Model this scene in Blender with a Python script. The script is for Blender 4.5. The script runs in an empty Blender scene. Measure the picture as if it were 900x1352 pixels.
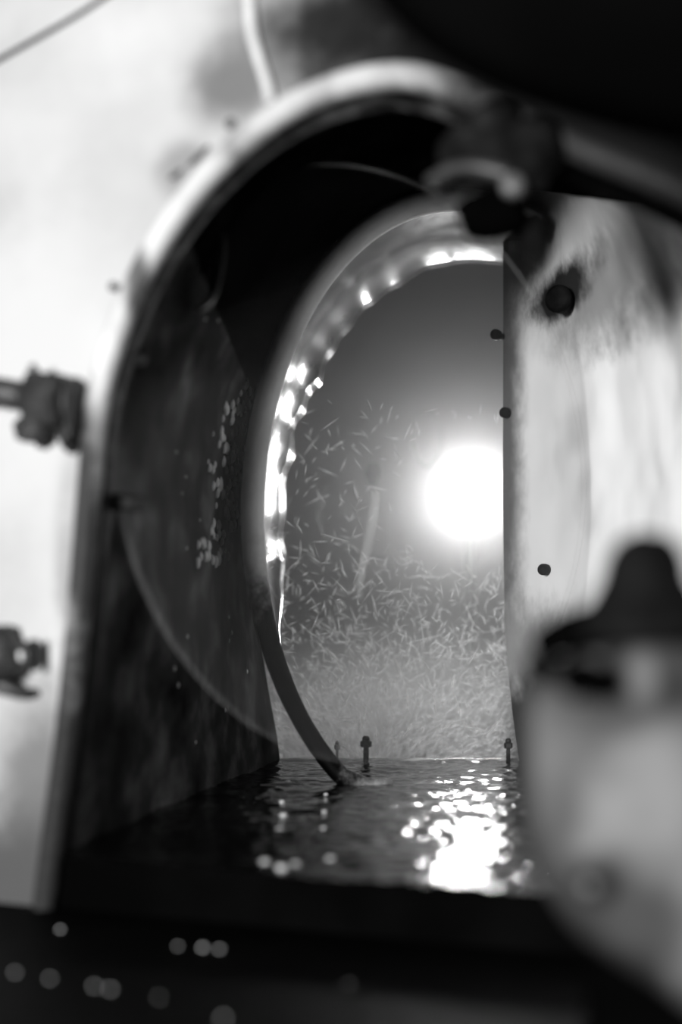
import bpy, bmesh, math, random
from mathutils import Vector, Matrix, noise
random.seed(7)
S = bpy.context.scene
C = S.collection
PI = math.pi

# ------------------------------------------------------------------ camera, world, lights, exposure
FPX = 1878.0          # focal length in pixels of the 900x1352 frame
HZ = 800.0            # pixel row of the horizon
cd = bpy.data.cameras.new('camera'); cam = bpy.data.objects.new('camera', cd); C.objects.link(cam)
cam.rotation_euler = (PI/2, 0, 0)
cd.sensor_fit = 'VERTICAL'; cd.sensor_height = 36.0; cd.lens = 36.0*FPX/1352.0
cd.shift_y = (HZ-676.0)/1352.0
cd.clip_start = 0.02
cd.dof.use_dof = True; cd.dof.focus_distance = 1.72; cd.dof.aperture_fstop = 0.05/0.028
cd.dof.aperture_blades = 0
S.camera = cam
w = bpy.data.worlds.new('overcast'); S.world = w; w.use_nodes = True
bg = w.node_tree.nodes['Background']; bg.inputs[0].default_value = (1, 1, 1, 1); bg.inputs[1].default_value = 0.05
def area(name, loc, target, size, power):
    l = bpy.data.lights.new(name, 'AREA'); l.shape = 'DISK'; l.size = size; l.energy = power
    o = bpy.data.objects.new(name, l); C.objects.link(o); o.location = loc
    o.rotation_euler = (Vector(target)-Vector(loc)).to_track_quat('-Z', 'Y').to_euler(); return o
area('key_light', (-1.0, -0.95, 0.20), (0.0, 1.1, 0.14), 0.4, 110)  # soft key light out of frame, front left, for wall and right reveal
S.view_settings.view_transform = 'Standard'; S.view_settings.look = 'None'
S.view_settings.gamma = 1.0; S.view_settings.use_curve_mapping = False
S.view_settings.exposure = 0.0
S.cycles.volume_bounces = 2

# ------------------------------------------------------------------ geometry helpers
def P(x, y, Y): return Vector(((x-450.0)/FPX*Y, Y, (HZ-y)/FPX*Y))
def wallY(X): return 1.04-0.4*X
def W(x, y, off=0.0):                     # a point on the (slightly turned) front wall, off = towards the camera
    k = (x-450.0)/FPX; Y = 1.04/(1+0.4*k)
    return P(x, y, Y)+WN*off
WN = Vector((-0.4, -1, 0)).normalized()
WU = Vector((1, -0.4, 0)).normalized()

def catmull(pts, n, closed=False):
    pts = [Vector(p) for p in pts]; out = []; dense = []
    m = len(pts)
    segs = m if closed else m-1
    for i in range(segs):
        p1 = pts[i]; p2 = pts[(i+1) % m]
        p0 = pts[i-1] if (closed or i > 0) else p1*2-p2
        p3 = pts[(i+2) % m] if (closed or i+2 < m) else p2*2-p1
        for j in range(24):
            t = j/24.0
            dense.append(0.5*((2*p1)+(p2-p0)*t+(2*p0-5*p1+4*p2-p3)*t*t+(3*p1-p0-3*p2+p3)*t**3))
    dense.append(pts[0].copy() if closed else pts[-1].copy())
    L = [0.0]
    for a, b in zip(dense, dense[1:]): L.append(L[-1]+(b-a).length)
    k = 0
    cnt = n
    for i in range(cnt):
        s = L[-1]*i/(cnt if closed else cnt-1)
        while k < len(L)-2 and L[k+1] < s: k += 1
        d = L[k+1]-L[k]; t = 0 if d == 0 else (s-L[k])/d
        out.append(dense[k].lerp(dense[k+1], min(max(t, 0), 1)))
    return out

def obj(name, bm, mat, parent=None, smooth=True, **kw):
    me = bpy.data.meshes.new(name)
    bmesh.ops.recalc_face_normals(bm, faces=bm.faces[:])
    bm.to_mesh(me); bm.free()
    for p in me.polygons: p.use_smooth = smooth
    me.materials.append(mat)
    o = bpy.data.objects.new(name, me); C.objects.link(o)
    if parent is not None:
        o.parent = parent; o.matrix_parent_inverse = Matrix.Translation(-parent.location)
    for k, v in kw.items(): o[k] = v
    return o
def thing(name, label, cat, loc=(0, 0, 0), group=None):
    o = bpy.data.objects.new(name, None); C.objects.link(o); o.location = loc; o.empty_display_size = 0.02
    o['label'] = label; o['category'] = cat
    if group: o['group'] = group
    return o
def grid_bm(rows, closed=False):
    bm = bmesh.new(); vs = [[bm.verts.new(p) for p in r] for r in rows]
    for a, b in zip(vs, vs[1:]):
        n = len(a)
        for i in range(n if closed else n-1):
            bm.faces.new((a[i], a[(i+1) % n], b[(i+1) % n], b[i]))
    return bm
def tube(pts, rad, seg=12, caps=True, flat=1.0):
    pts = [Vector(p) for p in pts]; n = len(pts)
    bm = bmesh.new(); rings = []
    up = Vector((0, 0, 1))
    prev = None
    for i, p in enumerate(pts):
        t = (pts[min(i+1, n-1)]-pts[max(i-1, 0)]).normalized()
        if prev is None:
            a = t.cross(up)
            if a.length < 1e-3: a = t.cross(Vector((1, 0, 0)))
            a.normalize()
        else:
            a = prev-t*prev.dot(t); a.normalize()
        prev = a; b = t.cross(a)
        r = rad[i] if isinstance(rad, (list, tuple)) else rad
        rings.append([bm.verts.new(p+a*math.cos(2*PI*j/seg)*r+b*math.sin(2*PI*j/seg)*r*flat) for j in range(seg)])
    for A, B in zip(rings, rings[1:]):
        for j in range(seg): bm.faces.new((A[j], A[(j+1) % seg], B[(j+1) % seg], B[j]))
    if caps:
        bm.faces.new(rings[0]); bm.faces.new(rings[-1])
    return bm
def lathe(origin, axis, prof, seg=24, hexa=False):
    """prof: (distance along axis, radius)"""
    origin = Vector(origin); axis = Vector(axis).normalized()
    q = axis.to_track_quat('Z', 'Y').to_matrix()
    bm = bmesh.new(); rings = []
    if hexa: seg = 6
    for d, r in prof:
        rings.append([bm.verts.new(origin+q @ Vector((r*math.cos(2*PI*j/seg), r*math.sin(2*PI*j/seg), d))) for j in range(seg)])
    for A, B in zip(rings, rings[1:]):
        for j in range(seg): bm.faces.new((A[j], A[(j+1) % seg], B[(j+1) % seg], B[j]))
    bm.faces.new(rings[0]); bm.faces.new(rings[-1])
    return bm
def lump(center, size, rough=0.15, seed=0, sub=3, freq=2.0, rot=None):
    bm = bmesh.new(); bmesh.ops.create_icosphere(bm, subdivisions=sub, radius=1.0)
    off = Vector((seed*7.3, seed*3.1, seed*1.7))
    for v in bm.verts:
        k = 1+rough*noise.noise(v.co*freq+off)*2
        c = Vector((v.co.x*size[0]*k, v.co.y*size[1]*k, v.co.z*size[2]*k))
        if rot is not None: c = rot @ c
        v.co = c+Vector(center)
    return bm
def prism(pts, d, bevel=0.0):
    """closed outline of 3-D points pushed along d"""
    d = Vector(d); bm = bmesh.new()
    f = bm.faces.new([bm.verts.new(Vector(p)) for p in pts])
    r = bmesh.ops.extrude_face_region(bm, geom=[f])
    bmesh.ops.translate(bm, vec=d, verts=[v for v in r['geom'] if isinstance(v, bmesh.types.BMVert)])
    if bevel: bmesh.ops.bevel(bm, geom=bm.edges[:], offset=bevel, segments=2, affect='EDGES')
    return bm

# ------------------------------------------------------------------ materials
def mat(name): m = bpy.data.materials.new(name); m.use_nodes = True; m.node_tree.nodes.clear(); return m
def N(m, t, **kw):
    n = m.node_tree.nodes.new(t)
    for k, v in kw.items(): setattr(n, k, v)
    return n
def L(m, a, b): m.node_tree.links.new(a, b)
def grey(v): return (v, v, v, 1)
def ramp(m, fac, stops):
    r = N(m, 'ShaderNodeValToRGB'); L(m, fac, r.inputs[0])
    while len(r.color_ramp.elements) < len(stops): r.color_ramp.elements.new(0.5)
    for e, (p, v) in zip(r.color_ramp.elements, stops): e.position = p; e.color = grey(v)
    return r.outputs[0]
def paint(name, stops, scale=6, rough=(0.4, 0.7), bump=0.2, bscale=40, stains_and_shade=(), detail=6, metal=0.0, coat=0.0, stretch=(1, 1, 1), bdist=0.004, spec=0.5):
    m = mat(name); out = N(m, 'ShaderNodeOutputMaterial'); b = N(m, 'ShaderNodeBsdfPrincipled'); L(m, b.outputs[0], out.inputs[0])
    g = N(m, 'ShaderNodeNewGeometry'); mp = N(m, 'ShaderNodeMapping'); L(m, g.outputs['Position'], mp.inputs[0]); mp.inputs['Scale'].default_value = stretch
    n = N(m, 'ShaderNodeTexNoise'); L(m, mp.outputs[0], n.inputs['Vector']); n.inputs['Scale'].default_value = scale; n.inputs['Detail'].default_value = detail
    col = ramp(m, n.outputs[0], stops)
    if stains_and_shade:
        wn = N(m, 'ShaderNodeTexNoise'); L(m, g.outputs['Position'], wn.inputs['Vector']); wn.inputs['Scale'].default_value = 24; wn.inputs['Detail'].default_value = 8; wn.inputs['Roughness'].default_value = 0.7
        for (c, r, val, soft) in stains_and_shade:  # the spots hold real stains and painted shade alike
            sub = N(m, 'ShaderNodeVectorMath', operation='SUBTRACT'); L(m, g.outputs['Position'], sub.inputs[0]); sub.inputs[1].default_value = c
            dv = N(m, 'ShaderNodeVectorMath', operation='DIVIDE'); L(m, sub.outputs[0], dv.inputs[0]); dv.inputs[1].default_value = r
            ln = N(m, 'ShaderNodeVectorMath', operation='LENGTH'); L(m, dv.outputs[0], ln.inputs[0])
            ad = N(m, 'ShaderNodeMath', operation='MULTIPLY_ADD'); L(m, wn.outputs[0], ad.inputs[0]); ad.inputs[1].default_value = 1.1; ad.inputs[2].default_value = -0.55
            a2 = N(m, 'ShaderNodeMath', operation='ADD'); L(m, ln.outputs['Value'], a2.inputs[0]); L(m, ad.outputs[0], a2.inputs[1])
            mr = N(m, 'ShaderNodeMapRange', interpolation_type='SMOOTHSTEP'); L(m, a2.outputs[0], mr.inputs[0])
            mr.inputs[1].default_value = 1-soft; mr.inputs[2].default_value = 1+soft; mr.inputs[3].default_value = 1; mr.inputs[4].default_value = 0
            mx = N(m, 'ShaderNodeMix', data_type='RGBA'); L(m, mr.outputs[0], mx.inputs[0]); L(m, col, mx.inputs[6]); mx.inputs[7].default_value = grey(val)
            col = mx.outputs[2]
    L(m, col, b.inputs['Base Color'])
    rr = N(m, 'ShaderNodeMapRange'); L(m, n.outputs[0], rr.inputs[0]); rr.inputs[3].default_value = rough[0]; rr.inputs[4].default_value = rough[1]
    L(m, rr.outputs[0], b.inputs['Roughness']); b.inputs['Metallic'].default_value = metal
    b.inputs['Coat Weight'].default_value = coat; b.inputs['Coat Roughness'].default_value = 0.08
    b.inputs['Specular IOR Level'].default_value = spec
    if bump:
        bn = N(m, 'ShaderNodeTexNoise'); L(m, mp.outputs[0], bn.inputs['Vector']); bn.inputs['Scale'].default_value = bscale; bn.inputs['Detail'].default_value = 5
        bp = N(m, 'ShaderNodeBump'); bp.inputs['Strength'].default_value = bump; bp.inputs['Distance'].default_value = bdist
        L(m, bn.outputs[0], bp.inputs['Height']); L(m, bp.outputs[0], b.inputs['Normal'])
    return m

def wp(x, y): return tuple(W(x, y))
M_wall = paint('white_weathered_paint', [(0.3, 0.28), (0.5, 0.36), (0.7, 0.43)], scale=7, bump=0.3, bscale=140, rough=(0.7, 0.9), spec=0.1, stains_and_shade=[
    (wp(455, 35), (0.08, 1, 0.045), 0.018, 0.7), (wp(720, 40), (0.16, 1, 0.1), 0.004, 0.4), (wp(880, 170), (0.14, 1, 0.06), 0.006, 0.4), (wp(310, 110), (0.035, 1, 0.03), 0.12, 0.6),  # upper right darkening is light falloff put into the colour
    (wp(245, 225), (0.022, 1, 0.02), 0.2, 0.5), (wp(95, 700), (0.014, 1, 0.1), 0.24, 0.4), (wp(50, 1060), (0.04, 1, 0.09), 0.13, 0.6),
    (wp(20, 1170), (0.06, 1, 0.06), 0.06, 0.7), (wp(45, 480), (0.05, 1, 0.12), 0.42, 0.6)])  # lower left corner set darker
M_rim = paint('white_worn_rim', [(0.3, 0.2), (0.42, 0.4), (0.6, 0.5)], scale=16, bump=0.4, bscale=90, spec=0.1, stains_and_shade=[
    (wp(112, 700), (0.016, 1, 0.12), 0.03, 0.5), (wp(75, 1080), (0.06, 1, 0.16), 0.02, 0.4), (wp(800, 215), (0.16, 1, 0.12), 0.02, 0.5), (wp(185, 380), (0.01, 1, 0.03), 0.08, 0.5)])  # wide patch at the right paints in the light falling off
M_lip = paint('blotchy_lip', [(0.38, 0.004), (0.5, 0.03), (0.62, 0.13)], scale=34, bump=0.6, bscale=60, rough=(0.5, 0.7), spec=0.02, stains_and_shade=[(wp(880, 275), (0.16, 1, 0.1), 0.0008, 0.3), (wp(90, 900), (0.06, 1, 0.2), 0.003, 0.4)])  # right end and lower left set near black
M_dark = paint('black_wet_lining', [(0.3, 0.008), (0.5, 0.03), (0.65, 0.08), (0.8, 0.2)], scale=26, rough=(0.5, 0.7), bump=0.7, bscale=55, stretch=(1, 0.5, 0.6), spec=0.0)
M_ceil = paint('near_black_lining', [(0.3, 0.0008), (0.6, 0.002), (0.8, 0.006)], scale=22, rough=(0.5, 0.7), bump=0.7, bscale=55, stretch=(1, 0.5, 0.6), spec=0.0)  # ceiling lining in darker tones than the left wall
M_reveal = paint('blotchy_white_reveal', [(0.28, 0.55), (0.42, 0.82), (0.6, 0.9)], scale=7, detail=2, bump=0.15, bscale=18, rough=(0.5, 0.8), stains_and_shade=[
    (tuple(P(800, 375, 1.5)), (0.035, 0.3, 0.05), 0.28, 0.7), (tuple(P(885, 355, 1.2)), (0.035, 0.3, 0.03), 0.12, 0.6),
    (tuple(P(735, 395, 1.7)), (0.025, 0.2, 0.028), 0.012, 0.4), (tuple(P(695, 340, 1.75)), (0.018, 0.3, 0.035), 0.05, 0.6), (tuple(P(668, 560, 1.85)), (0.022, 0.06, 0.4), 0.12, 0.7),
    (tuple(P(715, 870, 1.7)), (0.04, 0.3, 0.06), 0.3, 0.6), (tuple(P(680, 980, 1.8)), (0.05, 0.3, 0.07), 0.02, 0.4)])
M_cover = paint('blotchy_grey_white_cover', [(0.38, 0.005), (0.47, 0.022), (0.55, 0.06), (0.63, 0.12)], scale=21, detail=2, bump=0.2, bscale=30, rough=(0.5, 0.8), stains_and_shade=[
    (tuple(P(870, 1040, 0.7)), (0.022, 0.2, 0.045), 0.16, 0.9), (tuple(P(782, 1165, 0.7)), (0.014, 0.2, 0.016), 0.006, 0.6), (tuple(P(700, 1000, 0.7)), (0.012, 0.2, 0.05), 0.008, 0.6),
    (tuple(P(740, 930, 0.7)), (0.03, 0.2, 0.014), 0.01, 0.7), (tuple(P(840, 1200, 0.7)), (0.02, 0.2, 0.014), 0.03, 0.7), (tuple(P(800, 905, 0.7)), (0.07, 0.2, 0.016), 0.006, 0.7), (tuple(P(712, 1090, 0.7)), (0.016, 0.2, 0.06), 0.02, 0.8), (tuple(P(838, 890, 0.7)), (0.007, 0.2, 0.012), 0.09, 0.6), (tuple(P(765, 868, 0.7)), (0.009, 0.2, 0.007), 0.09, 0.6)])
M_iron_dark = paint('black_cast_iron', [(0.3, 0.002), (0.6, 0.007), (0.75, 0.02)], scale=35, rough=(0.5, 0.7), bump=0.4, bscale=70, spec=0.03)
M_dull = paint('dull_worn_iron', [(0.3, 0.015), (0.7, 0.03)], scale=30, rough=(0.4, 0.6), bump=0.3)
M_bright = paint('bright_worn_bolt', [(0.3, 0.05), (0.7, 0.08)], scale=30, rough=(0.4, 0.6), bump=0.3)
M_iron = paint('dark_cast_iron', [(0.3, 0.006), (0.6, 0.022), (0.75, 0.06)], scale=40, rough=(0.4, 0.65), bump=0.5, bscale=90)
M_black = paint('matt_black_rubber', [(0.4, 0.001), (0.7, 0.002)], scale=10, rough=(0.9, 1.0), bump=0.1, spec=0.0)
M_sill = paint('wet_black_sill', [(0.3, 0.0008), (0.7, 0.0018)], scale=12, rough=(0.06, 0.16), bump=0.0, spec=0.3)
M_ledge = paint('wet_black_ledge', [(0.3, 0.001), (0.7, 0.002)], scale=12, rough=(0.5, 0.6), bump=0.4, bscale=60, spec=0.02)
M_band = paint('wet_grey_collar', [(0.3, 0.03), (0.6, 0.07), (0.75, 0.1)], scale=16, rough=(0.1, 0.2), bump=0.08, bscale=70)
M_bead = paint('grey_collar_edge', [(0.3, 0.45), (0.6, 0.65)], scale=14, rough=(0.5, 0.6), bump=0.15, bscale=60, spec=0.06, stains_and_shade=[
    (tuple(P(370, 940, 1.6)), (0.16, 1, 0.15), 0.001, 0.35)])  # lower end of the bead set near black
M_cord = paint('pale_cord', [(0.3, 0.45), (0.6, 0.6)], scale=60, bump=0.6, bscale=300)
M_glint = paint('pale_glint', [(0.3, 0.4), (0.7, 0.6)], scale=60, rough=(0.3, 0.5), bump=0.0)  # pale diffuse colour stands in for glints on the drops
M_deck = paint('grey_deck', [(0.3, 0.1), (0.7, 0.2)], scale=8, rough=(0.3, 0.5), bump=0.2)
M_back = paint('dark_chamber_back', [(0.3, 0.03), (0.7, 0.05)], scale=3, rough=(0.6, 0.8), bump=0.1)
M_trim = paint('pale_lit_edge_and_stud', [(0.3, 0.35), (0.7, 0.5)], scale=30, rough=(0.2, 0.3), bump=0.2)

def glass_mat():
    m = mat('filmed_glass'); out = N(m, 'ShaderNodeOutputMaterial')
    tr = N(m, 'ShaderNodeBsdfTransparent'); tr.inputs[0].default_value = grey(1.0)
    gl = N(m, 'ShaderNodeBsdfGlossy'); gl.inputs[1].default_value = 0.05
    lw = N(m, 'ShaderNodeLayerWeight'); lw.inputs[0].default_value = 0.5
    pw = N(m, 'ShaderNodeMath', operation='POWER'); L(m, lw.outputs['Facing'], pw.inputs[0]); pw.inputs[1].default_value = 5.0
    fr = N(m, 'ShaderNodeMath', operation='MULTIPLY_ADD'); L(m, pw.outputs[0], fr.inputs[0]); fr.inputs[1].default_value = 0.6; fr.inputs[2].default_value = 0.007
    mx = N(m, 'ShaderNodeMixShader'); L(m, fr.outputs[0], mx.inputs[0]); L(m, tr.outputs[0], mx.inputs[1]); L(m, gl.outputs[0], mx.inputs[2])
    df = N(m, 'ShaderNodeBsdfDiffuse'); df.inputs[0].default_value = grey(0.7)
    g = N(m, 'ShaderNodeNewGeometry'); n = N(m, 'ShaderNodeTexNoise'); L(m, g.outputs['Position'], n.inputs['Vector']); n.inputs['Scale'].default_value = 260; n.inputs['Detail'].default_value = 3
    mr = N(m, 'ShaderNodeMapRange'); L(m, n.outputs[0], mr.inputs[0]); mr.inputs[1].default_value = 0.3; mr.inputs[2].default_value = 0.7; mr.inputs[3].default_value = 0.0015; mr.inputs[4].default_value = 0.006
    m2 = N(m, 'ShaderNodeMixShader'); L(m, mr.outputs[0], m2.inputs[0]); L(m, mx.outputs[0], m2.inputs[1]); L(m, df.outputs[0], m2.inputs[2])
    L(m, m2.outputs[0], out.inputs[0]); return m
def film_mat(name, v, opac, front=0.25):
    m = mat(name); out = N(m, 'ShaderNodeOutputMaterial'); tr = N(m, 'ShaderNodeBsdfTransparent'); df = N(m, 'ShaderNodeBsdfTranslucent'); df.inputs[0].default_value = grey(v)
    d2 = N(m, 'ShaderNodeBsdfDiffuse'); d2.inputs[0].default_value = grey(v); ms = N(m, 'ShaderNodeMixShader'); ms.inputs[0].default_value = front; L(m, df.outputs[0], ms.inputs[1]); L(m, d2.outputs[0], ms.inputs[2])
    mx = N(m, 'ShaderNodeMixShader'); mx.inputs[0].default_value = opac; L(m, tr.outputs[0], mx.inputs[1]); L(m, ms.outputs[0], mx.inputs[2]); L(m, mx.outputs[0], out.inputs[0]); return m
M_glass = glass_mat()
M_edge = film_mat('ground_glass_edge', 0.7, 0.11)
M_smear = film_mat('pale_water_smear', 0.9, 0.12)
M_smear_dark = film_mat('dark_water_smear', 0.02, 0.12)
M_smear_thin = film_mat('thin_water_smear', 0.9, 0.045)
M_spray = film_mat('spray_water', 1.0, 1.0, 0.05)
M_spray_faint = film_mat('spray_water_faint', 0.95, 0.45)
def emis(name, v):
    m = mat(name); out = N(m, 'ShaderNodeOutputMaterial'); e = N(m, 'ShaderNodeEmission'); e.inputs[1].default_value = v; L(m, e.outputs[0], out.inputs[0]); return m
M_lamp = emis('lamp_lens_glow', 150)
def mist_mat(name, dens, g):
    m = mat(name); out = N(m, 'ShaderNodeOutputMaterial'); v = N(m, 'ShaderNodeVolumeScatter'); v.inputs['Color'].default_value = grey(1); v.inputs['Density'].default_value = dens
    v.inputs['Anisotropy'].default_value = g
    L(m, v.outputs[0], out.inputs['Volume']); return m
M_mist = mist_mat('mist', 0.31, 0.75)
def soft_mist(name, dens, g, c, r):
    m = mist_mat(name, 1.0, g); v = [n for n in m.node_tree.nodes if n.type == 'VOLUME_SCATTER'][0]
    ge = N(m, 'ShaderNodeNewGeometry'); sub = N(m, 'ShaderNodeVectorMath', operation='SUBTRACT'); L(m, ge.outputs['Position'], sub.inputs[0]); sub.inputs[1].default_value = c
    dv = N(m, 'ShaderNodeVectorMath', operation='DIVIDE'); L(m, sub.outputs[0], dv.inputs[0]); dv.inputs[1].default_value = r
    ln = N(m, 'ShaderNodeVectorMath', operation='LENGTH'); L(m, dv.outputs[0], ln.inputs[0])
    mr = N(m, 'ShaderNodeMapRange'); L(m, ln.outputs['Value'], mr.inputs[0]); mr.inputs[1].default_value = 0.25; mr.inputs[2].default_value = 1.0; mr.inputs[3].default_value = 1; mr.inputs[4].default_value = 0
    pw = N(m, 'ShaderNodeMath', operation='POWER'); L(m, mr.outputs[0], pw.inputs[0]); pw.inputs[1].default_value = 3.2
    ml = N(m, 'ShaderNodeMath', operation='MULTIPLY'); L(m, pw.outputs[0], ml.inputs[0]); ml.inputs[1].default_value = dens
    L(m, ml.outputs[0], v.inputs['Density']); return m
M_mist_low = soft_mist('splash_mist', 26.0, 0.5, (0.09, 2.34, -0.30), (0.7, 0.24, 0.35))

# ------------------------------------------------------------------ the setting: wall, opening, tunnel, sill
RIM = [(52, 1275), (70, 1130), (92, 960), (108, 800), (120, 650), (130, 540), (150, 460), (185, 370), (235, 285), (295, 213), (370, 152), (450, 115), (535, 102),
       (615, 125), (700, 165), (770, 200), (840, 228), (910, 258), (980, 300), (1050, 365), (1105, 450), (1140, 560), (1155, 700), (1155, 900), (1140, 1100), (1120, 1275)]
rim3 = [W(*p) for p in RIM]
loop = catmull(rim3, 140)
# front wall around the opening
c0 = W(600, 650)
rows = []
closed_loop = loop+[W(900, 1275), W(600, 1275), W(300, 1275)]
for k in (1.0, 1.25, 2.2, 5.0):
    rows.append([c0+(p-c0)*k for p in closed_loop])
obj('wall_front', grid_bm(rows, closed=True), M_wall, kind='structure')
# raised rim
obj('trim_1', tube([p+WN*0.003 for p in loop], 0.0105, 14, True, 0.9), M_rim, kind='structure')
# stained lip just inside the rim
lipr = []
for t, inn in ((0.0, 0.004), (0.01, 0.0085), (0.02, 0.011), (0.034, 0.0115)):
    r = []
    for i, p in enumerate(loop):
        d = (W(600, 700)-p); d.y = 0; d.normalize()
        r.append(p+d*inn+Vector((0, t, 0)))
    lipr.append(r)
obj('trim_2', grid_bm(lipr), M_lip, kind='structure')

def section(fr, bk, n, m, ease, amp, seed, bulge=0.0, ease_end=None):
    A = catmull([W(*p) for p in fr], n); B = catmull([P(x, y, 1.85) for x, y in bk], n)
    rows = []
    for j in range(m):
        t = j/(m-1.0); r = []
        for i, (a, b) in enumerate(zip(A, B)):
            f = i/(n-1.0)
            e = ease(t)
            if ease_end:
                w_ = max(0.0, (f-0.5)/0.5); w_ = w_*w_*(3-2*w_); e = e*(1-w_)+ease_end(t)*w_
            p = Vector((a.x+(b.x-a.x)*e, a.y+(b.y-a.y)*t, a.z+(b.z-a.z)*t))
            k = math.sin(PI*min(1, t*1.02))*min(1.0, 8*f, 8*(1-f))
            q = p*14+Vector((seed, 0, 0))
            d = (noise.noise(q)+0.5*noise.noise(q*2.7))*amp*k
            c = Vector((0.06, p.y, 0.15))-p; c.normalize()
            k *= min(1.0, 2.5*(1-f), 4*f)
            r.append(p+c*d-Vector((c.x*bulge*k, 0, c.z*bulge*k)))
        rows.append(r)
    return grid_bm(rows)
flare = lambda t: t**2.8
lin = lambda t: t
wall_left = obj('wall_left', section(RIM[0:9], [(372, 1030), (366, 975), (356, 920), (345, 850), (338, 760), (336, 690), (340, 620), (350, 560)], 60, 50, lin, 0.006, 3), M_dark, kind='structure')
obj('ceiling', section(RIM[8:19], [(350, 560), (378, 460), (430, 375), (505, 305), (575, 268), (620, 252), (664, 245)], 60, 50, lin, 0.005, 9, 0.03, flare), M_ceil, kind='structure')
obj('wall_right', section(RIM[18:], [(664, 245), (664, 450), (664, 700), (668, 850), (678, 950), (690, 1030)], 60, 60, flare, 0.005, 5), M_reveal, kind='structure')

# wet sill: a real rippled surface
FZ = -0.2
rows = []
NX, NY = 170, 260
for j in range(NY):
    t = j/(NY-1.0); r = []
    for i in range(NX):
        X = -0.26+0.60*i/(NX-1.0)
        y0 = wallY(X)+0.003; Y = y0+(1.845-y0)*t
        z = FZ
        z += 0.0035*noise.noise(Vector((X*9, Y*14, 1.3)))+0.0012*noise.noise(Vector((X*30, Y*42, 4.1)))+0.0012*noise.noise(Vector((X*90, Y*110, 7.7)))
        r.append(Vector((X, Y, z)))
    rows.append(r)
obj('trim_5', grid_bm([[Vector((p.x, p.y-0.0005, p.z)) for p in rows[0]], [Vector((p.x, p.y-0.001, -0.27)) for p in rows[0]]]), M_black, kind='structure')
obj('floor', grid_bm(rows), M_sill, kind='structure')
# low ledge in front of the wall
pts = [(-0.7, 0.42, -0.24), (0.7, 0.42, -0.24), (0.7, wallY(0.7)+0.01, -0.24), (-0.7, wallY(-0.7)+0.01, -0.24)]
led = prism(pts, (0, 0, -0.1))
bmesh.ops.subdivide_edges(led, edges=led.edges[:], cuts=1)
obj('trim_3', led, M_ledge, kind='structure', smooth=False)
# lit far edge of the sill, put in as a pale strip
obj('lit_edge_strip', tube([Vector((-0.13+0.36*i/20, 1.853, -0.2025+0.0008*math.sin(i*2.1))) for i in range(21)], 0.004, 8), M_trim, kind='structure')
# outer deck and the far wall behind the mist
obj('deck', prism([(-1.6, 1.87, -0.42), (1.8, 1.87, -0.42), (1.8, 4.0, -0.42), (-1.6, 4.0, -0.42)], (0, 0, -0.05)), M_deck, smooth=False, kind='structure')
obj('wall_back', prism([(-1.6, 4.0, -0.45), (1.8, 4.0, -0.45), (1.8, 4.0, 1.9), (-1.6, 4.0, 1.9)], (0, 0.05, 0)), M_back, smooth=False, kind='structure')

# ------------------------------------------------------------------ mist
mist = obj('mist', prism([(-1.4, 1.88, -0.41), (1.6, 1.88, -0.41), (1.6, 3.95, -0.41), (-1.4, 3.95, -0.41)], (0, 0, 2.2)), M_mist, smooth=False,
    kind='stuff', label='grey lamplit mist hanging beyond the oval opening', category='mist')
low = obj('splash_mist', lump((0.09, 2.34, -0.30), (0.64, 0.25, 0.36), 0.0, 4, 4, 1.5), M_mist_low, kind='stuff', label='dense pale splash mist low behind the wet sill', category='mist')

# ------------------------------------------------------------------ lamp in the mist
LP = P(622, 652, 2.55)
lamp = thing('flood_lamp', 'round blazing white lamp glowing in the mist beyond the glass', 'lamp', (LP.x, LP.y+0.12, -0.42))
ax = (Vector((0.02, 0, 0.02))-LP).normalized()
obj('housing', lathe(LP, -ax, [(-0.004, 0.045), (0.0, 0.048), (0.03, 0.046), (0.07, 0.04), (0.1, 0.02)], 32), M_iron, lamp)
obj('lens', lathe(LP, ax, [(0.0, 0.044), (0.008, 0.042), (0.014, 0.034), (0.018, 0.022), (0.02, 0.008)], 32), M_lamp, lamp)
obj('post', tube([LP-ax*0.06, LP-ax*0.075+Vector((0, 0, -0.1)), Vector((LP.x, LP.y+0.1, -0.42))], 0.012, 10), M_iron, lamp)

# ------------------------------------------------------------------ oval collar behind the glass
col = thing('oval_collar', 'grey oval metal collar with wet shining inner lip behind the glass', 'collar', tuple(P(440, 1010, 1.62)))
def ell(cx, cy, a, b, Y, t): return P(cx+a*math.cos(t), cy-b*math.sin(t), Y)
n = 150; T0, T1 = math.radians(66), math.radians(236)
NP = 26
rows = [[] for _ in range(NP)]; bead = []; brad = []
for i in range(n):
    t = T0+(T1-T0)*i/(n-1)
    d = math.degrees(t)
    k = 1.0 if d < 188 else max(0.06, 1-(d-188)/22.0)
    a = ell(600, 680, 262, 412, 1.6, t); b = ell(622, 692, 279, 358, 2.0, t)
    ctr = P(610, 685, 1.75)
    inn = Vector((ctr.x-a.x, 0, ctr.z-a.z)).normalized()
    wob = 1+0.3*noise.noise(Vector((d*0.15, 0, 0)))
    am = 0.015+0.020*min(1.0, max(0.0, (d-98)/45.0))
    prof = []
    for q in range(20):
        s_ = q/19.0; v = max(0.0, (s_-0.62)/0.38)
        rip = 0.0007*noise.noise(Vector((d*0.25, s_*6, 2.0)))
        prof.append(a.lerp(b, s_*k)+inn*((am*v*v*wob+rip)*k))
    for s_ in (1.0, 0.8, 0.6, 0.4, 0.2, 0.0): prof.append(a.lerp(b, s_*k)-inn*0.006)
    for r, p in zip(rows, prof): r.append(p)
    bead.append(a+inn*-0.004); brad.append(0.0135 if d < 190 else 0.0135-0.003*min(1, (d-190)/30))
obj('inner_lip', grid_bm(rows), M_band, col)
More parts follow.
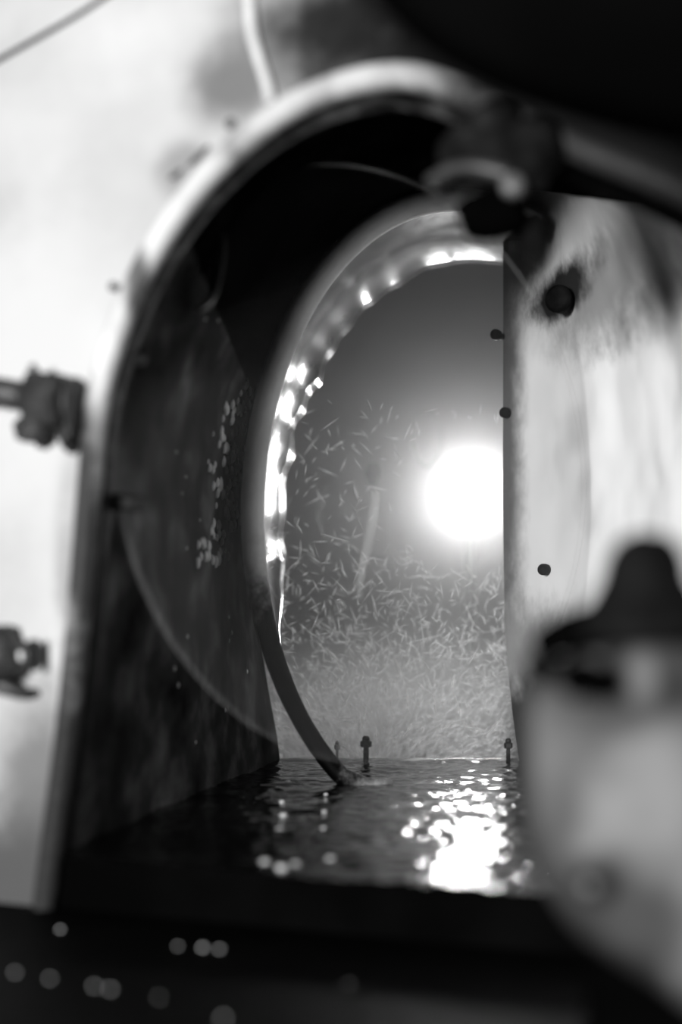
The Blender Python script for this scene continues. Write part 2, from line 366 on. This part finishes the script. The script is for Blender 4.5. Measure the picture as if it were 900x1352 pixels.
bead += [P(466, 1030, 1.6), P(482, 1035, 1.6), P(500, 1035, 1.605), P(518, 1033, 1.61)]; brad += [0.0095, 0.0075, 0.005, 0.003]
obj('edge_bead', tube(bead, brad, 14), M_bead, col)

# ------------------------------------------------------------------ glass pane
GC = Vector((0.045, 1.375, 0.134)); GU = Vector((0.229, 0.225, 0)); GH = 0.286
gn = Vector((GU.y, -GU.x, 0)).normalized()
def gp(t, s=1.0, off=0.0): return GC+GU*math.cos(t)*s+Vector((0, 0, GH))*math.sin(t)*s+gn*off
def gpix(x, y, off=0.0):                       # the point of the pane seen at a pixel
    k = (x-450)/FPX
    # X = GC.x + GU.x c ; Y = GC.y + GU.y c ; X = kY
    c = (k*GC.y-GC.x)/(GU.x-k*GU.y)
    Y = GC.y+GU.y*c
    return P(x, y, Y)+gn*off
pane = thing('glass_pane', 'large oval clear glass pane with thin pale edge inside the arch', 'glass pane', tuple(gp(-PI/2)))
bm = bmesh.new(); NS = 128
fr = [bm.verts.new(gp(2*PI*i/NS, 0.992, 0.003)) for i in range(NS)]; bk = [bm.verts.new(gp(2*PI*i/NS, 0.992, -0.003)) for i in range(NS)]
bm.faces.new(fr); bm.faces.new(bk)
for i in range(NS): bm.faces.new((fr[i], fr[(i+1) % NS], bk[(i+1) % NS], bk[i]))
obj('glass', bm, M_glass, pane, smooth=False)
obj('ground_edge', grid_bm([[gp(2*PI*i/NS, s, o) for i in range(NS)] for s, o in ((0.991, 0.0034), (0.998, 0.0032), (1.0, 0.0), (0.998, -0.0032), (0.991, -0.0034))], closed=True), M_edge, pane)
def smear(name, pts, rad, m, off=0.0045):
    ring = [gpix(x, y, off) for x, y in pts]
    obj(name, tube(ring, [r/FPX*1.4 for r in rad], 10, True, 0.22), m, pane)
smear('water_streak', [(492, 650), (490, 675), (484, 705), (477, 735), (471, 765), (470, 792)], [7, 10, 9, 7.5, 6, 3], M_smear)
smear('water_streak', [(424, 645), (418, 665), (414, 690)], [2, 3, 1.5], M_smear_thin)
smear('water_streak', [(450, 790), (462, 775), (474, 762)], [2, 4, 2], M_smear_thin)
smear('water_streak', [(413, 672), (420, 700), (428, 720)], [2, 5, 2], M_smear_thin)
smear('water_streak', [(462, 660), (452, 676), (440, 688)], [2, 4, 2], M_smear_thin)
smear('water_blot', [(488, 612), (487, 625), (487, 640)], [8, 14, 8], M_smear_dark)
ov = [(558+20*math.cos(a), 578-36*math.sin(a)) for a in [2*PI*i/24 for i in range(25)]]
smear('water_blot', ov, [7]*25, M_smear_thin)
smear('water_blot', [(540, 575), (546, 605), (560, 620), (572, 600)], [3, 6, 7, 3], M_smear_thin)
# hinge at the near side, carrying the pane
hx = gp(PI*0.80, 1.0, 0.0)
loop_pts = [gpix(262, 292, .006), gpix(284, 300, .006), gpix(289, 330, .006), gpix(284, 365, .006), gpix(275, 395, .006), gpix(255, 412, .006)]
obj('hinge_loop', tube(catmull(loop_pts, 24), 0.0025, 10), M_dull, pane)
hz = gp(PI, 0.98)
for s in (-0.05, 0.07):
    q = hz+Vector((0.004, 0, s))
    obj('hinge_bracket', tube([q+Vector((-0.025, -0.0, 0)), q, q+GU.normalized()*0.018], 0.007, 10), M_iron, pane)

# ------------------------------------------------------------------ studs on the far edge of the sill
def stud(x, y, Y, h, r, label, m=M_iron):
    b = P(x, y, Y); b.z = FZ-0.001
    t = thing('threaded_stud', label, 'stud', tuple(b), 'studs on the far edge of the sill')
    obj('shank', lathe(b, (0, 0, 1), [(0, r*0.55), (h*0.6, r*0.5), (h, r*0.5)], 12), m, t)
    obj('nut', lathe(b+Vector((0, 0, h*0.56)), (0, 0, 1), [(0, r*0.9), (0.001, r*1.1), (h*0.22, r*1.1), (h*0.25, r*0.9)], hexa=True), m, t, smooth=False)
    obj('cap', lathe(b+Vector((0, 0, h*0.82)), (0, 0, 1), [(0, r*0.75), (h*0.12, r*0.72), (h*0.18, r*0.4)], 12), m, t)
stud(483, 1006, 1.838, 0.033, 0.0068, 'small black capped stud alone at the centre of the misty sill edge')
stud(671, 1006, 1.838, 0.030, 0.0052, 'small dark stud at the right end of the sill edge')
stud(445, 1006, 1.846, 0.026, 0.0035, 'thin pale stud beside the curved collar foot', M_trim)

# ------------------------------------------------------------------ hardware on the front wall
def wt(x, y, off): return W(x, y, off)
# swing bolt on the left
t = thing('swing_bolt', 'dark iron swing bolt with thick rod and hex nut on white wall', 'bolt', tuple(W(50, 540)), 'iron fastenings on the white wall')
obj('rod', tube([wt(-420, 470, .02), wt(-52, 512, .02), wt(18, 522, .02), wt(68, 531, .02)], 0.0115, 16), M_iron, t)
obj('nut', lathe(wt(58, 530, .02), WU*1+Vector((0, 0, -0.1)), [(0, 0.017), (0.003, 0.0225), (0.03, 0.0225), (0.034, 0.017)], hexa=True), M_iron, t, smooth=False)
obj('washer', lathe(wt(116, 538, .018), WU, [(0, 0.021), (0.003, 0.021)], 20), M_iron, t)
obj('lug', lump(wt(56, 568, .008), (0.016, 0.012, 0.013), 0.3, 2), M_iron, t)
obj('lug', lump(wt(96, 575, .008), (0.008, 0.01, 0.013), 0.3, 5), M_iron, t)
obj('pin', tube([wt(70, 490, .03), wt(74, 510, .02)], 0.003, 8), M_iron, t)
t = thing('hinge_clamp', 'dark iron clamp block with side disc and hooked tail on white wall', 'clamp', tuple(W(20, 870)), 'iron fastenings on the white wall')
blk = [wt(-40, 828, .005), wt(0, 826, .005), wt(12, 828, .005), wt(26, 824, .005), wt(32, 845, .005), wt(46, 862, .005), wt(40, 890, .005), wt(18, 900, .005), wt(-40, 900, .005)]
obj('block', prism(blk, WN*0.028, 0.002), M_iron, t)
obj('disc', lathe(wt(57, 864, .018), WU, [(0, 0.010), (0.001, 0.0125), (0.005, 0.0125), (0.006, 0.010)], 20), M_iron, t)
obj('pin', tube([wt(36, 866, .018), wt(60, 864, .018)], 0.004, 10), M_cord, t)
obj('hook', tube([wt(-30, 893, .015), wt(5, 898, .015), wt(25, 908, .012), wt(38, 915, .008), wt(52, 914, .003)], [0.009, 0.009, 0.007, 0.005, 0.003], 10), M_iron, t)
# rivets by the rim
for (x, y, r, lab) in ((305, 164, 0.0042, 'small dark rivet where the pale rim meets the shade-painted wall'), (158, 382, 0.0035, 'small dark rivet low on the curved left rim')):
    obj('rivet', lathe(W(x, y, -0.001) if x > 200 else W(x, y, 0.009), WN, [(0, r), (0.002, r), (0.0035, r*0.6)], 14), M_iron, label=lab, category='rivet', group='rivets along the rim')
for (x0, y0, x1, y1) in ((250, 218, 276, 193), (225, 236, 240, 224)):
    obj('paint_chip', tube([W(x0, y0, 0.0005), W((x0+x1)/2, (y0+y1)/2+2, 0.001), W(x1, y1, 0.0005)], [0.0012, 0.0022, 0.0012], 8), M_iron,
        label='dark flaked chip in the paint outside the upper left rim' if x0 > 240 else 'shorter dark flaked chip in the paint lower along the left rim', category='paint chip')
# cord and wire over the wall
obj('pale_cord', tube(catmull([W(300, -420, .004), W(318, -200, .004), W(326, -60, .004), W(332, 0, .004), (W(336, 45, .005)), W(345, 80, .004), W(355, 112, .004), W(362, 138, .006)], 40), 0.0042, 10), M_cord,
    label='pale cord hanging down the shade-painted wall to the rim', category='cord')
obj('wire', tube(catmull([W(-420, 330, .002), W(-200, 196, .002), W(-40, 103, .002), W(10, 74, .002), W(60, 46, .002), W(105, 20, .002), W(170, -22, .002), W(330, -120, .002), W(560, -300, .002)], 60), 0.0018, 8), M_iron,
    label='thin dark wire slanting across the white wall corner', category='wire')

# upper clamp on the rim
t = thing('lobed_clamp', 'dark lobed iron clamp gripping the top of the arch rim', 'clamp', tuple(W(670, 230)))
obj('hub', lump(wt(655, 205, .015), (0.033, 0.02, 0.026), 0.16, 11, 3, 1.5), M_iron_dark, t)
obj('lobe', lump(wt(712, 212, .02), (0.020, 0.018, 0.025), 0.12, 12, 3, 1.5), M_iron_dark, t)
obj('lobe', lump(wt(664, 170, .02), (0.019, 0.016, 0.013), 0.12, 15, 3, 1.5), M_iron_dark, t)
obj('lobe', lump(wt(615, 215, .01), (0.016, 0.016, 0.024), 0.12, 13, 3, 1.5), M_iron_dark, t)
obj('jaw', lump(wt(648, 285, .0), (0.026, 0.02, 0.019), 0.15, 14, 3, 1.5), M_black, t)
obj('jaw', lump(wt(695, 305, -.02), (0.012, 0.02, 0.02), 0.15, 16, 3, 1.5), M_iron_dark, t)
obj('yoke', tube(catmull([wt(580, 252, .022), wt(615, 240, .03), wt(650, 240, .034), wt(690, 250, .034)], 16), 0.0055, 10), M_dull, t)
obj('bolt_head', lathe(wt(692, 264, .03), WN+Vector((0.2, 0, 0.2)), [(0, 0.0085), (0.006, 0.0085), (0.009, 0.006)], 16), M_bright, t)

# hood added at the upper right to stand in for shade
shade_mask = [(440, -260), (455, -30), (505, 30), (560, 82), (640, 130), (720, 160), (800, 185), (900, 205), (1010, 235), (1200, 300), (1300, 300), (1300, -260)]
obj('shade_mask', prism([P(x, y, 0.62) for x, y in shade_mask], (0.0, -0.06, 0.0), 0.004), M_black, label='made-up black hood filling the dark upper right corner', category='shade_mask')

# ------------------------------------------------------------------ right foreground: leaning cover and its latch
def cover():
    Yc = 0.70
    t = thing('hatch_cover', 'blotchy pale rounded hatch cover leaning in the lower right foreground', 'hatch cover', (P(900, 1300, Yc).x, Yc, -0.24))
    out = [(700, 905), (688, 960), (690, 1040), (700, 1110), (720, 1170), (755, 1225), (800, 1262), (860, 1300), (930, 1345), (1010, 1352), (1090, 1300), (1120, 1150), (1110, 1000), (1060, 900), (960, 860), (860, 850), (760, 870)]
    o3 = catmull([P(x, y, Yc) for x, y in out], 90, closed=True)
    cen = P(900, 1090, Yc)
    rows = []
    for s, d in ((1.0, 0.035), (1.0, 0.0), (0.985, -0.007), (0.95, -0.011), (0.86, -0.013), (0.7, -0.016), (0.5, -0.021), (0.3, -0.024), (0.1, -0.025)):
        rr = []
        for p in o3:
            q = cen+(p-cen)*s+Vector((0, d, 0)); q.y += 0.006*noise.noise(q*18)*(1 if s < 0.99 else 0)
            rr.append(q)
        rows.append(rr)
    bm = grid_bm(rows, closed=True)
    bm.verts.ensure_lookup_table(); nn = len(o3)
    bm.faces.new([bm.verts[i] for i in range(nn)]); bm.faces.new([bm.verts[8*nn+i] for i in range(nn)])
    obj('plate', bm, M_cover, t)
    obj('foot', prism([(p.x, Yc+0.03, p.z) for p in (P(800, 1262, Yc), P(1000, 1340, Yc))]+[(P(1000, 0, Yc).x, Yc+0.03, -0.239), (P(800, 0, Yc).x, Yc+0.03, -0.239)], (0, 0.03, 0)), M_black, t, smooth=False)
    for x, y, r in ((782, 1170, 0.008),):
        obj('bolt_head', lump(P(x, y, Yc-0.02), (r, r*0.8, r), 0.1, 3, 2), M_iron, t)
cover()
t = thing('latch', 'big black rounded latch knob with arm above the pale hatch cover', 'latch', tuple(P(850, 860, 0.72)))
obj('knob', lathe(P(852, 838, 0.72), (-0.04, -0.1, 1), [(0, 0.036), (0.008, 0.034), (0.018, 0.027), (0.028, 0.0215), (0.038, 0.019), (0.046, 0.0145), (0.05, 0.009), (0.052, 0.003)], 24), M_iron_dark, t)
obj('knob_shoulder', lump(P(872, 785, 0.72), (0.014, 0.014, 0.031), 0.05, 27, 3, 1.2), M_iron_dark, t)
obj('knob_base', lump(P(868, 832, 0.72), (0.045, 0.02, 0.014), 0.05, 22, 3, 1.2), M_black, t)
obj('arm', tube(catmull([P(900, 838, .73), P(840, 835, .73), P(795, 832, .735), P(752, 836, .745), P(715, 850, .76)], 24), [0.016-0.0085*(i/23.0)**2 for i in range(24)], 12), M_black, t)
obj('lug', lump(P(766, 896, 0.665), (0.011, 0.01, 0.010), 0.08, 23), M_black, t)
obj('lug', lump(P(716, 880, 0.70), (0.010, 0.012, 0.007), 0.08, 24), M_black, t)
# bolts in the right reveal
for x, y, Y, r, lab in ((738, 395, 1.62, 0.016, 'large black bolt on the pale reveal just right of the glass edge'),
                     (655, 442, 1.835, 0.007, 'dark bolt seen through glass, highest on the reveal edge'),
                     (667, 545, 1.83, 0.007, 'dark bolt seen through glass just above the lamp'),
                     (718, 752, 1.72, 0.007, 'dark bolt seen through glass near the lower pane edge')):
    c = P(x, y, Y)
    q = thing('reveal_bolt', lab, 'bolt', tuple(c), 'bolts in the pale right reveal')
    obj('head', lathe(c, (-0.55, -0.83, 0), [(-0.03, r*0.6), (-0.004, r*0.6), (-0.004, r), (0.004, r), (0.007, r*0.7)], 16), M_iron_dark, q)

# ------------------------------------------------------------------ water: beads on the lining, sill and ledge, glints put in as pale colour
def drops(name, spots, m, label, squash=0.6):
    bm = bmesh.new()
    for (c, r, ax) in spots:
        res = bmesh.ops.create_icosphere(bm, subdivisions=2, radius=r)
        for v in res['verts']:
            v.co = Vector((v.co.x, v.co.y, v.co.z*squash)) if ax == 'z' else Vector((v.co.x*squash, v.co.y, v.co.z*1.15))
            v.co += c
    return obj(name, bm, m, kind='stuff', label=label, category='water drops')
from mathutils.bvhtree import BVHTree
lining = BVHTree.FromPolygons([v.co.copy() for v in wall_left.data.vertices], [tuple(p.vertices) for p in wall_left.data.polygons])
def on_lining(x, y):
    h = lining.ray_cast(Vector((0, 0, 0)), P(x, y, 1.0).normalized())
    return h[0]
spots = []
path = [(318, 520), (312, 540), (300, 565), (298, 590), (290, 620), (285, 650), (290, 670), (280, 700), (272, 730), (300, 690), (305, 640)]
for i in range(110):
    x, y = random.choice(path); x += random.gauss(6, 9); y += random.gauss(0, 12)
    c = on_lining(x, y)
    if c: spots.append((c, random.uniform(0.0035, 0.007), 'x'))
for i in range(24):
    c = on_lining(random.uniform(230, 345), random.uniform(420, 1000))
    if c: spots.append((c, random.uniform(0.0012, 0.0026), 'x'))
drops('lining_drops', spots, M_glint, 'clustered water drops with painted pale glints on the dark left lining')

def at_height(x, y, z): return P(x, y, z*FPX/(HZ-y))
sp = [(380, 1033, .004), (372, 1060, .0035), (374, 1078, .0048), (369, 1097, .005), (430, 1050, .003), (428, 1073, .0034), (427, 1095, .0034), (350, 1140, .005), (372, 1148, .0055), (390, 1142, .004),
      (436, 1136, .0045), (560, 1160, .004), (590, 1161, .004)]
drops('sill_drops', [(at_height(x, y, -0.2)+Vector((0, 0, 0.001)), r*0.8, 'z') for x, y, r in sp], M_glint, 'wet drops painted as pale glints scattered over the black sill')
sp = [(80, 1228, .0035), (20, 1285, .003), (66, 1293, .0028), (125, 1303, .003), (146, 1307, .0032), (268, 1252, .0042), (290, 1254, .0038), (235, 1250, .003), (210, 1318, .002), (295, 1345, .003), (460, 1300, .0015)]
drops('ledge_drops', [(at_height(x, y, -0.24)+Vector((0, 0, 0.0005)), r*0.55, 'z') for x, y, r in sp], M_glint, 'few dim drops painted as glints lying on the black front ledge')

# ------------------------------------------------------------------ spray beyond the sill
def sliver(bm, c, d, ln, w):
    d = d.normalized(); a = d.cross(Vector((0, 1, 0)))
    if a.length < 1e-3: a = Vector((1, 0, 0))
    a.normalize(); b = d.cross(a)
    ends = [bm.verts.new(c-d*ln/2), bm.verts.new(c+d*ln/2)]
    mid = [bm.verts.new(c+a*w/2*math.cos(k*PI/2)+b*w/2*math.sin(k*PI/2)) for k in range(4)]
    for k in range(4):
        bm.faces.new((ends[0], mid[k], mid[(k+1) % 4])); bm.faces.new((ends[1], mid[(k+1) % 4], mid[k]))
org = P(485, 1010, 2.05)
bm = bmesh.new(); bm2 = bmesh.new()
cnt = 0
while cnt < 4400:
    x = random.uniform(335, 690); u = random.random()
    y = 1012-random.expovariate(1/105.0)
    if random.random() < 0.03: y = random.uniform(540, 900)
    if y < 530: continue
    if math.hypot(x-620, y-652) < 100: continue
    Y = random.uniform(1.885, 2.06)
    c = P(x, y, Y)
    rad = Vector((x-490, 0, -(y-1040)))
    rad = Vector((rad.x, 0, rad.z)).normalized()
    f = min(1, max(0, (1010-y)/200.0))
    spread = 0.3+1.0*f
    ang = random.gauss(0, spread)
    d = Vector((rad.x*math.cos(ang)-rad.z*math.sin(ang), random.gauss(0, .2), rad.x*math.sin(ang)+rad.z*math.cos(ang)))
    ln = random.lognormvariate(math.log(0.0155), 0.42); wd = random.uniform(0.0010, 0.0018)
    tgt = bm
    if random.random() < 0.25: tgt = bm2
    if random.random() < 0.02: ln *= 2.0; wd *= 2.4; tgt = bm2
    sliver(tgt, c, d, ln, wd); cnt += 1
obj('spray', bm, M_spray, smooth=False, kind='stuff', label='bright needle fine spray bursting up behind the wet sill', category='spray')
obj('spray_haze', bm2, M_spray_faint, smooth=False, kind='stuff', label='fainter translucent spray needles filling the misty opening', category='spray')
